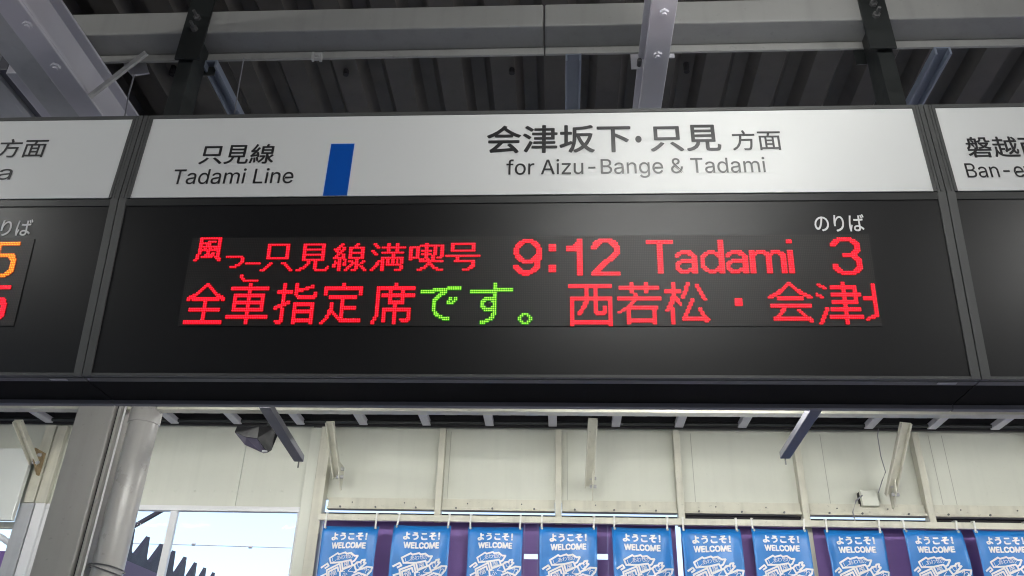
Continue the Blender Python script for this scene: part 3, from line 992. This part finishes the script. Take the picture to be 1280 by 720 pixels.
# purple sheets with bright slots between them
sheets = [(x_corner1 + 0.01, wx(655, 690) - 0.0, None), (wx(655, 690), wx(672, 690), (694, 700.5)), (wx(672, 690), wx(746, 690), None), (wx(746, 690), wx(760, 690), (692.5, 699.5)), (wx(760, 690), wx(846.5, 690), None),
          (wx(853, 690), posts[3] - 0.03, None), (posts[3] + 0.03, posts[-1], None)]
pur = thing('purple_screen', (posts[2], WY + 0.03, 1.0), 'purple sheet covering the windows behind the banners', 'screen')
zt_ = wz_(649, 7.0)
for x0, x1, slot in sheets:
    if slot is None:
        MB().box(x0 + 0.0004, x1 - 0.0004, WY + 0.022, WY + 0.026, 0.93, zt_).build('sheet', 'purple', pur)
    else:
        MB().box(x0 + 0.0004, x1 - 0.0004, WY + 0.022, WY + 0.026, wz_(slot[0]), zt_).build('sheet', 'purple', pur)
        MB().box(x0 + 0.0004, x1 - 0.0004, WY + 0.022, WY + 0.026, 0.93, wz_(slot[1])).build('sheet', 'purple', pur)

# ------------------------------------------------------------------ window bay left of the corner
bay = thing('window_bay', (wx(280, 600), WY, 0), 'cream wall bay with a bright window between downpipe and corner post', 'wall')
xb0 = wx(88, 530)
zw1 = wz_(631.5, WY, 280)
zfr1, zfr0 = wz_(632.5, WY, 280), wz_(639, WY, 280)
xj = wx(300, 590)
MB().box(xb0, xj - 0.002, WY + 0.03, WY + 0.055, zw1, Z_TOP + 0.05).build('wall_panel', 'cream', bay, bevel=0.002)
MB().box(xj + 0.002, x_corner0 - 0.006, WY + 0.03, WY + 0.055, zw1, Z_TOP + 0.05).build('wall_panel', 'cream', bay, bevel=0.002)
for px in (190, 193 + 25, 243, 268, 290, 315, 337, 352):
    q = PY(px, 613.5, WY + 0.03)
    MB().tube([(q.x, WY + 0.0305, q.z), (q.x, WY + 0.024, q.z)], 0.011, 8).build('rivet', 'cream', bay)
xj1 = wx(369.5, 660)
win = thing('window', (wx(280, 680), WY, 1.0), 'aluminium framed window with a view of bright sky, left of the banners', 'window')
zwb = 0.9
mb = MB().box(xb0, xj1 + 0.02, WY - 0.005, WY + 0.05, zfr0, zfr1)
mb.box(xb0, xb0 + 0.05, WY, WY + 0.045, zwb, zfr0 - 0.0005)
mb.box(xj1 - 0.004, xj1 + 0.02, WY, WY + 0.045, zwb, zfr0 - 0.0005)
mb.box(xb0, xj1 + 0.02, WY - 0.005, WY + 0.05, zwb - 0.06, zwb - 0.0005)
mb.build('window_frame', 'white_metal', win, bevel=0.003)
xm0, xm1 = wx(208.5, 660), wx(217.5, 660)
MB().box(xm0, xm1, WY + 0.001, WY + 0.04, zwb, zfr0 - 0.0005).build('mullion', 'white_metal', win, bevel=0.002)
gm = bpy.data.materials.new('window_glass')
gm.use_nodes = True
nt = gm.node_tree
nt.nodes.remove(nt.nodes['Principled BSDF'])
tr = nt.nodes.new('ShaderNodeBsdfTransparent')
tr.inputs[0].default_value = (0.93, 0.96, 0.98, 1)
gl = nt.nodes.new('ShaderNodeBsdfGlossy')
gl.inputs['Roughness'].default_value = 0.03
fz = nt.nodes.new('ShaderNodeFresnel')
fz.inputs[0].default_value = 1.45
ms = nt.nodes.new('ShaderNodeMixShader')
fm = nt.nodes.new('ShaderNodeMath')
fm.operation = 'MULTIPLY'
fm.inputs[1].default_value = 0.06
nt.links.new(fz.outputs[0], fm.inputs[0])
nt.links.new(fm.outputs[0], ms.inputs[0])
nt.links.new(tr.outputs[0], ms.inputs[1])
nt.links.new(gl.outputs[0], ms.inputs[2])
nt.links.new(ms.outputs[0], nt.nodes['Material Output'].inputs[0])
for a, b in ((xb0 + 0.05, xm0), (xm1, xj1 - 0.004)):
    MB().add([(a + 0.0005, WY + 0.02, zwb), (b - 0.0005, WY + 0.02, zwb), (b - 0.0005, WY + 0.02, zfr0), (a + 0.0005, WY + 0.02, zfr0)], [(0, 1, 2, 3)]).build('pane', gm, win)
MB().box(xj1 + 0.0205, x_corner0 - 0.002, WY - 0.01, WY + 0.05, 0, zfr1 - 0.001).build('jamb_post', 'grey_post', bay, bevel=0.003)
MB().box(xb0, xj1 + 0.02, WY + 0.0, WY + 0.05, 0, zwb - 0.061).build('dado_panel', 'cream', bay)

# ------------------------------------------------------------------ bay left of the column
bay2 = thing('wall_bay', (wx(30, 600), WY, 0), 'cream wall bay at the left edge behind the column', 'wall')
xl = -6.2
MB().box(xl, xb0 - 0.002, WY + 0.03, WY + 0.055, wz_(628, WY, 60), Z_TOP + 0.05).build('wall_panel', 'cream', bay2)
xp0, xp1 = wx(61, 530), wx(87, 530)
MB().box(xp0, (xp0 + xp1) / 2 - 0.004, WY - 0.03, WY + 0.0295, wz_(630, WY, 60) + 0.004, Z_TOP).build('post', 'cream_steel', bay2, bevel=0.004)
MB().box((xp0 + xp1) / 2 + 0.004, xp1, WY - 0.02, WY + 0.0295, wz_(630, WY, 60) + 0.004, Z_TOP).build('post', 'cream_steel', bay2, bevel=0.004)
MB().box(xp0 - 0.02, (xp0 + xp1) / 2 + 0.01, WY - 0.035, WY + 0.0295, 0, wz_(630, WY, 60)).build('jamb_post', 'grey_post', bay2, bevel=0.004)
MB().box((xp0 + xp1) / 2 + 0.02, xp1 + 0.01, WY - 0.03, WY + 0.0295, 0, wz_(630, WY, 60)).build('jamb_post', 'white_metal', bay2, bevel=0.004)
MB().box(xl, xp0 - 0.02, WY + 0.02, WY + 0.055, 0, wz_(688, WY, 0)).build('dado_panel', 'purple', bay2)
MB().box(xl, xp0 - 0.021, WY + 0.005, WY + 0.055, wz_(660, WY, 5), wz_(652, WY, 5)).build('transom', 'cream_steel', bay2, bevel=0.003)
mb = MB()
cxa, cza = PY(-70, 745, WY).x, PY(-70, 745, WY).z
pts = []
for k in range(25):
    a = math.pi * k / 24
    pts.append((cxa + 0.66 * math.cos(a), WY + 0.01, cza + 0.55 * math.sin(a)))
mb.tube(pts, 0.025, 10)
mb.build('arched_trim', 'white_metal', bay2, smooth=True)
gb = MB().box(xl, wx(42, 565, 6.9), 6.88, 6.93, wz_(651, 6.9, 20), wz_(561, 6.9, 20)).build('blank_board', 'gloss_white', origin=(wx(0, 600, 6.9), 6.9, wz_(651, 6.9, 20)), bevel=0.006)
tag(gb, 'glossy blank white board on the wall left of the column', 'board')

# ------------------------------------------------------------------ knee braces of the roof against the wall
for (pt_, pb_, w, lab) in (((26, 532), (44, 578), 0.075, 'cream roof brace with rusty foot bracket at far left'),
                           ((414, 536), (422, 596), 0.070, 'slim cream roof brace in the corner beside the window bay'),
                           ((740.5, 534), (736.5, 608), 0.078, 'cream roof brace hanging before the middle wall panels'),
                           ((1129, 540), (1112, 618), 0.085, 'cream roof brace above the small white junction box')):
    a, b = PY(*pt_, 6.55), PY(*pb_, 6.90)
    a = a + (a - b) * 0.15
    r = thing('roof_brace', b, lab, 'brace', 'knee braces between roof and wall')
    d = (b - a).normalized()
    mb = MB()
    mb.bar(a, b, w, 0.010, (1, 0, 0))
    for sg in (-1, 1):
        off = Vector((sg * (w / 2 - 0.006), 0, 0)) + d.cross(Vector((1, 0, 0))) * 0.022
        mb.bar(a + off, b + off, 0.010, 0.034, (1, 0, 0))
    mb.build('brace_bar', 'cream_steel', r, bevel=0.002)
    bx = b.x + 0.022
    MB().prism([(bx, 6.80, b.z + 0.10), (bx, 6.965, b.z + 0.10), (bx, 6.965, b.z - 0.10), (bx, 6.93, b.z - 0.10), (bx, 6.82, b.z)], (0.010, 0, 0)).build('foot_bracket', 'rust' if 'rusty' in lab else 'cream_steel', r)
    for dz in (0.055, -0.012):
        MB().tube([(bx - 0.02, 6.86, b.z + dz), (bx + 0.036, 6.86, b.z + dz)], 0.015, 6).build('bolt', 'galv', r)

# speaker
def SP(x, y, d):
    return PY(270 + x / 7.2, 500 + y / 7.2, d - 0.75)


spk = thing('speaker', SP(372, 300, 5.0), 'dark angular horn speaker hanging under the roof in front of the left wall bay', 'speaker')
sp = dict(A=SP(190, 236, 5.1), T=SP(390, 236, 5.0), B=SP(545, 236, 5.1), F=SP(168, 288, 5.1), C=SP(372, 345, 4.85), L=SP(270, 332, 4.95), D=SP(465, 474, 4.9), E=SP(430, 478, 4.9), K=SP(258, 400, 5.0), G=SP(550, 330, 5.05), H=SP(500, 452, 4.98))
names = list(sp)
loop = ['A', 'F', 'K', 'E', 'D', 'H', 'G', 'B', 'T']
cen = sum((sp[k] for k in loop), Vector()) / len(loop)
kb_ = 4.57 / cen.y
vs = [sp[k] for k in names] + [Vector((cen.x * kb_, 4.57, 1.6 + (cen.z - 1.6) * kb_ + 0.03)) + (sp[k] - cen) * 0.6 for k in loop]
nb_ = len(names)
ix = {k: i for i, k in enumerate(names)}
fs = [tuple(ix[k] for k in 'ATCLF'), tuple(ix[k] for k in 'FLCDEK'), tuple(ix[k] for k in 'TBGHDC'), tuple(nb_ + i for i in range(len(loop)))]
for i in range(len(loop)):
    j = (i + 1) % len(loop)
    fs.append((ix[loop[i]], ix[loop[j]], nb_ + j, nb_ + i))
MB().add(vs, fs).build('speaker_body', 'speaker', spk)
face = [sp[k] + (sp[k] - cen) * -0.03 + Vector((0, -0.006, -0.004)) for k in 'FLCDEK']
MB().prism(face, (0, 0.004, 0)).build('speaker_grille', 'speaker_face', spk)
q = SP(440, 466, 4.885)
MB().box(q.x - 0.012, q.x + 0.012, q.y - 0.010, q.y + 0.003, q.z - 0.004, q.z + 0.006).build('small_plate', 'galv', spk)
MB().bar(Vector((cen.x, 4.40, cen.z + 0.05)), Vector((cen.x, 4.40, 3.4)), 0.03, 0.012).build('mounting_bracket', 'hanger', spk)

# junction box with its cable
jb = thing('junction_box', PY(1088, 622, 6.95), 'small white junction box on the wall beside the right brace', 'junction box')
q0, q1 = PY(1078.5, 632, 6.965), PY(1096.5, 612.5, 6.965)
MB().box(q0.x, q1.x, 6.965, 7.03, q0.z, q1.z).build('box_body', 'cream', jb, bevel=0.006)
MB().box(q0.x - 0.004, q1.x + 0.002, 7.0, 7.045, q0.z + 0.004, q1.z - 0.01).build('box_back', 'dark_gap', jb)
MB().tube([PY(1069, 652, 6.93), PY(1066, 640, 6.93), PY(1070, 626, 6.94), PY(1078, 619, 6.96)], 0.006, 8).build('cable', 'wire', jb, smooth=True)
MB().tube([PY(1098, 616, 6.96), PY(1103, 600, 6.9), PY(1107, 590, 6.86), PY(1101, 570, 6.9), PY(1097, 545, 6.9), PY(1098, 536, 6.9)], 0.004, 8).build('cable', 'wire', jb, smooth=True)

# ------------------------------------------------------------------ banners
bw_tops = [(403, 473.5, 656), (493, 564, 656), (585, 654, 657), (674, 746, 657.5), (764.5, 838, 658.5), (851, 925, 659.5), (938.5, 1009, 660.5), (1030.5, 1104, 661), (1128, 1200, 661.5), (1216.5, 1288, 662)]
BY = 6.855
LABELS = ['blue welcome banner beside the cream corner post, leftmost of the row', 'blue welcome banner second from the corner post', 'blue welcome banner left of the first bright slot', 'blue welcome banner between the two bright slots',
          'blue welcome banner left of the tall thin bright slit', 'blue welcome banner right of the tall thin bright slit', 'blue welcome banner partly behind the long cream post', 'blue welcome banner right of the long cream post',
          'blue welcome banner second from the right edge', 'blue welcome banner cut by the right edge']


def banner_material(k):
    base = [(0.006, 0.10, 0.30), (0.006, 0.10, 0.30), (0.007, 0.12, 0.35), (0.012, 0.14, 0.42)][min(k, 3)]
    return mat('blue_banner_cloth', (0.012, 0.175, 0.52), 0.34, 0.5, var=0.05, scale=4)


cloth = banner_material(3)
BH = 1.35


def logo_lines():
    """white outlined blocks of the emblem; traced as (x, y) on the cloth, 755 units to the banner's width"""
    L = [[(240, 555), (213, 492), (322, 430), (345, 446), (430, 424), (452, 441), (512, 430), (562, 466), (606, 464), (570, 528), (534, 548), (520, 522), (398, 545)],
         [(240, 555), (398, 545), (424, 632), (548, 590), (534, 548)],
         [(118, 612), (192, 558), (216, 588), (170, 618)],
         [(214, 726), (196, 642), (372, 566), (404, 664), (430, 655)],
         [(240, 724), (228, 662), (350, 610), (366, 660)],
         [(404, 664), (390, 668), (404, 742), (610, 660), (572, 578), (424, 640)],
         [(574, 580), (604, 548), (650, 540), (664, 516), (704, 508), (690, 546), (720, 548), (640, 634), (604, 650)],
         [(640, 634), (690, 618), (740, 596), (814, 606), (800, 654), (748, 706), (700, 690)],
         [(560, 716), (640, 676), (700, 692), (745, 715)],
         [(130, 720), (190, 690)],
         [(110, 800), (210, 728), (400, 745), (610, 735), (790, 760), (770, 960), (420, 1010), (140, 940), (110, 800)]]
    return [[((x - 75) / 755, (y - 70) / 755) for x, y in l] for l in L]


LOGO = logo_lines()
LOGO_TEXT = []
for body_, cx_, cy_, sz_, an_ in (('し', 285, 510, 56, -18), ('あ', 345, 490, 56, -14), ('わ', 405, 480, 56, -12), ('せ', 465, 472, 56, -8), ('の', 515, 476, 50, 0), ('風', 468, 568, 84, -14), ('福', 290, 672, 92, -20),
                                 ('ふ', 452, 690, 74, -20), ('く', 528, 650, 66, -22), ('ひ', 640, 572, 70, -38), ('ろ', 742, 648, 70, -35), ('が', 655, 720, 70, -20), ('しま', 440, 860, 380, 0)):
    w_ = sz_ / 755
    LOGO_TEXT.append((body_, ((cx_ - 75) / 755 - w_ / 2, (cy_ - 70) / 755 - w_ / 2 * (0.45 if len(body_) > 1 else 1), (cx_ - 75) / 755 + w_ / 2, (cy_ - 70) / 755 + w_ / 2 * (0.45 if len(body_) > 1 else 1)), an_))

for k, (pl_, pr_, pt0) in enumerate(bw_tops):
    a, b = PY(pl_, pt0, BY), PY(pr_, pt0, BY)
    W = b.x - a.x
    top = a.z
    xm_ = (a.x + b.x) / 2
    r = thing('banner', (xm_, BY, top), LABELS[k], 'banner', 'blue welcome banners on the rail')
    ph = random.uniform(0, 6.28)
    amp = random.uniform(0.012, 0.034)
    lean = random.uniform(-0.02, 0.012)
    curlL, curlR = random.uniform(0, 0.06), random.uniform(0, 0.06)

    def shape(u, v, n=0.0, W=W, top=top, xm_=xm_, ph=ph, amp=amp, lean=lean, curlL=curlL, curlR=curlR):
        # u 0..1 across, v metres down
        f_ = min(v / 0.25, 1.0)
        y = BY + amp * math.sin(u * 5.2 + ph + v * 1.6) * (0.25 + 0.75 * f_) + 0.012 * math.sin(v * 3 + ph)
        y += 0.5 * max(0.0, 0.035 - v)
        y += -curlL * max(0, 0.16 - u) / 0.16 * f_ - curlR * max(0, u - 0.84) / 0.16 * f_
        squeeze = 1 - 0.03 * f_ * (1 + math.sin(ph)) * 0.5
        sag = 0.006 * math.sin(u * math.pi) * max(0, 1 - v / 0.1)
        return Vector((xm_ + (u - 0.5) * W * squeeze, y - n, top - v - sag))
    NU, NV = 20, 30
    vs = [shape(i / NU, BH * j / NV) for j in range(NV + 1) for i in range(NU + 1)]
    fs = [(j * (NU + 1) + i, j * (NU + 1) + i + 1, (j + 1) * (NU + 1) + i + 1, (j + 1) * (NU + 1) + i) for j in range(NV) for i in range(NU)]
    co = MB().add(vs, fs).build('cloth', cloth, r, smooth=True)
    sm = co.modifiers.new('cloth_gauge', 'SOLIDIFY')
    sm.thickness = 0.002
    sm.offset = 1 if co.data.polygons[0].normal.y > 0 else -1
    # lettering follows the cloth
    mb = MB()
    for body, (u0, v0, u1, v1), bold in (('ようこそ！', (0.185, 0.125, 0.815, 0.25), 0.022), ('WELCOME', (0.20, 0.297, 0.81, 0.392), 0.022)):
        vv, ff = glyphs(body, bold, 1.0)
        mb = MB()
        for q_, (du, dv) in enumerate(((0, 0), (1, 0.6), (-1, -0.6), (-0.6, 1), (0.6, -1))):
            mb.add([shape(u0 + x * (u1 - u0) + du * bold * 0.35, (v1 - y * (v1 - v0) + dv * bold * 0.35) * W, 0.004 + q_ * 0.0001) for x, y in vv], ff)
        mb.build('lettering', 'white_letter', r)
    mb = MB()
    for line in LOGO:
        for (u0, v0), (u1, v1) in zip(line[:-1], line[1:]):
            d = Vector((u1 - u0, v1 - v0))
            nrm = Vector((-d.y, d.x)).normalized() * 0.0155
            e_ = d.normalized() * 0.008
            q = [(u0 - e_.x - nrm.x, v0 - e_.y - nrm.y), (u1 + e_.x - nrm.x, v1 + e_.y - nrm.y), (u1 + e_.x + nrm.x, v1 + e_.y + nrm.y), (u0 - e_.x + nrm.x, v0 - e_.y + nrm.y)]
            mb.add([shape(u, v * W, 0.004) for u, v in q], [(0, 1, 2, 3)])
    for body, (u0, v0, u1, v1), ang in LOGO_TEXT:
        vv, ff = glyphs(body, 0.02)
        cu0, cv0 = (u0 + u1) / 2, (v0 + v1) / 2
        ca, sa_ = math.cos(R(ang)), math.sin(R(ang))
        out = []
        for x, y in vv:
            du, dv = (x - 0.5) * (u1 - u0), (0.5 - y) * (v1 - v0)
            out.append(shape(cu0 + du * ca - dv * sa_, (cv0 + du * sa_ + dv * ca) * W, 0.0045))
        mb.add(out, ff)
    mb.build('emblem', 'white_letter', r)
    # straps over the rail
    for u in (0.05, 0.95):
        p = shape(u, 0.012, 0.006)
        mb = MB()
        mb.bar((p.x - 0.004, 6.862, p.z - 0.01), (p.x + random.uniform(-0.01, 0.014), 6.862, z_rail1 + 0.010), 0.014, 0.004, (1, 0, 0))
        mb.bar((p.x, 6.863, z_rail1 + 0.008), (p.x, 6.905, z_rail1 + 0.012), 0.014, 0.004, (1, 0, 0))
        mb.build('strap', 'strap', r)
        MB().tube([(p.x, p.y - 0.001, p.z - 0.004), (p.x, p.y - 0.008, p.z - 0.004)], 0.009, 8).build('eyelet', 'galv', r)

# ================================================================== LAMPS (some mirrored in the boards, some inferred from lit steel and wall, others added)


def lamp(x, y0, y1, z, power, label, along_x=False):
    key = emit('lamp_tube', (1.0, 1.0, 0.96), power)
    r = thing('tube_lamp', (x, (y0 + y1) / 2, z), label, 'lamp')
    mb = MB()
    if along_x:
        a, b = Vector((y0, x, z)), Vector((y1, x, z))
        r.location = ((y0 + y1) / 2, x, z)
        mb.box(y0 - 0.05, y1 + 0.05, x - 0.025, x + 0.025, z + 0.045, z + 0.09)
    else:
        a, b = Vector((x, y0, z)), Vector((x, y1, z))
        mb.box(x - 0.025, x + 0.025, y0 - 0.05, y1 + 0.05, z + 0.045, z + 0.09)
    mb.build('housing', 'white_metal', r, bevel=0.004)
    MB().tube([a, b], 0.018, 14).build('lamp_tube', key, r, smooth=True)
    for t_ in (0.15, 0.85):
        p = a.lerp(b, t_)
        MB().tube([(p.x, p.y, z + 0.088), (p.x, p.y, roof_z(p.y) + 0.06)], 0.007, 8).build('hanger_rod', 'white_metal', r)
    for p, d in ((a, a - b), (b, b - a)):
        d = d.normalized()
        MB().box(p.x - 0.022 + d.x * 0.024, p.x + 0.022 + d.x * 0.024, p.y - 0.022 + d.y * 0.024, p.y + 0.022 + d.y * 0.024, p.z - 0.022, p.z + 0.05).build('lamp_holder', 'white_metal', r)
    return r


lamp(1.60, 0.12, 1.02, 3.72, 9.0, 'fluorescent tube lamp under the canopy above the camera, mirrored in the middle header', along_x=True)
lamp(-3.3, 0.5, 1.5, 3.80, 24.0, 'added unseen fill tube lamp to the left of the camera')  # added fill light for the left part of the header
lamp(3.5, -1.2, 0.0, 3.95, 38.0, 'fluorescent tube lamp under the canopy to the right of the camera')
lamp(-1.0, -0.05, 1.35, 4.00, 40.0, 'fluorescent tube lamp under the canopy behind the camera', along_x=True)
l_ = lamp(3.6, 0.30, 1.2, 3.05, 30.0, 'fluorescent tube lamp behind the middle board lighting the carrier beam', along_x=True)
MB().box(0.25, 1.25, 3.53, 3.535, 3.0, 3.30).build('spill_shield', 'white_metal', l_)  # added unseen plate, keeps this tube's light off rafters and roof
l_ = lamp(3.2, -2.3, -1.1, 2.95, 14.0, 'added unseen tube lamp behind the left board that brightens the column', along_x=True)  # added lamp, lifts the front of column and downpipe
MB().box(-2.35, -1.05, 3.12, 3.125, 2.90, 3.20).build('spill_shield', 'white_metal', l_)  # added unseen plate, cuts spill towards the boards and roof
for xx in (-4.4, -2.4, -0.4, 1.6, 3.6, 5.6):
    rr_ = lamp(5.0, xx - 0.6, xx + 0.6, 3.62, LAMP_BACK, 'hooded fluorescent tube lamp in the row that lights the far wall', along_x=True)
    rr_['group'] = 'hooded lamps along the far wall'
    MB().box(xx - 0.66, xx + 0.66, 4.86, 5.14, 3.6455, 3.649).build('hood', 'white_metal', rr_)

# ================================================================== OUTSIDE THE WINDOW
nb = thing('platform_canopy', PY(230, 700, 14), 'dark folded plate canopy of the next platform seen through the window', 'canopy')
pa, pb = PY(164.7, 660, 11.0), PY(266, 715.3, 15.6)
dirv = (pb - pa) / 7.0
up = Vector((0, 0, 1))
pt = []
NT = 16
for i in range(-1, NT):
    base = pa + dirv * i
    pt += [base, base + dirv * 0.10 - up * 0.27, base + dirv * 0.22 - up * 0.31, base + dirv * 0.36 - up * 0.31, base + dirv * 0.47 - up * 0.27]
back = ray(205, 690)
back = Vector((back.x, back.y, 0)).normalized() * 4.0
n = len(pt)
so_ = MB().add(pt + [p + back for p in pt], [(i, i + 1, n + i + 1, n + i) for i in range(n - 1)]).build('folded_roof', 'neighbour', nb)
md = so_.modifiers.new('gauge', 'SOLIDIFY')
md.thickness = 0.01
mb = MB()
lowz = [pa + dirv * ((k // 5) - 1 + (0, 0.10, 0.22, 0.36, 0.47)[k % 5]) - up * 0.42 for k in range(n)]
for i in range(n - 1):
    mb.prism([pt[i], pt[i + 1], lowz[i + 1], lowz[i]], (0.02, 0.06, 0))
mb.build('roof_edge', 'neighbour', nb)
pa, pb = pa - dirv, pa + dirv * (NT - 1)
mb = MB()
mb.bar(pa - up * 0.72 + Vector((0, 0.08, 0)), pb - up * 0.72 + Vector((0, 0.08, 0)), 0.03, 0.6, (0, 1, 0))
for k in range(NT * 5):
    p = pa.lerp(pb, (k + 0.5) / (NT * 5)) - up * 0.74
    mb.bar(p - up * 0.28, p + up * 0.28, 0.05, 0.07, dirv)
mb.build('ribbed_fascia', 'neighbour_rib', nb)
for xx in (0.15, 0.55, 0.9):
    p = pa.lerp(pb, xx) + back * 0.5
    MB().box(p.x - 0.12, p.x + 0.12, p.y - 0.12, p.y + 0.12, -1.0, p.z - 0.4).build('canopy_post', 'neighbour', nb)
w = thing('overhead_wire', PY(300, 682, 16), 'thin overhead wire with small insulators crossing the bright sky', 'wire')
MB().tube([PY(150, 679, 16), PY(250, 681.5, 16), PY(400, 686, 16)], 0.008, 6).build('wire', 'wire', w)
for px, py in ((242, 680.5), (313, 684)):
    MB().tube([PY(px - 2, py, 16), PY(px + 2, py, 16)], 0.025, 8).build('insulator', 'wire', w)
w2 = thing('stay_cable', PY(185, 650, 12), 'dark stay bar slanting across the left window pane', 'stay')
MB().bar(PY(160, 662, 12), PY(204, 637, 12), 0.05, 0.05).build('stay_bar', 'neighbour', w2)

bpy.data.objects.remove(_fo)
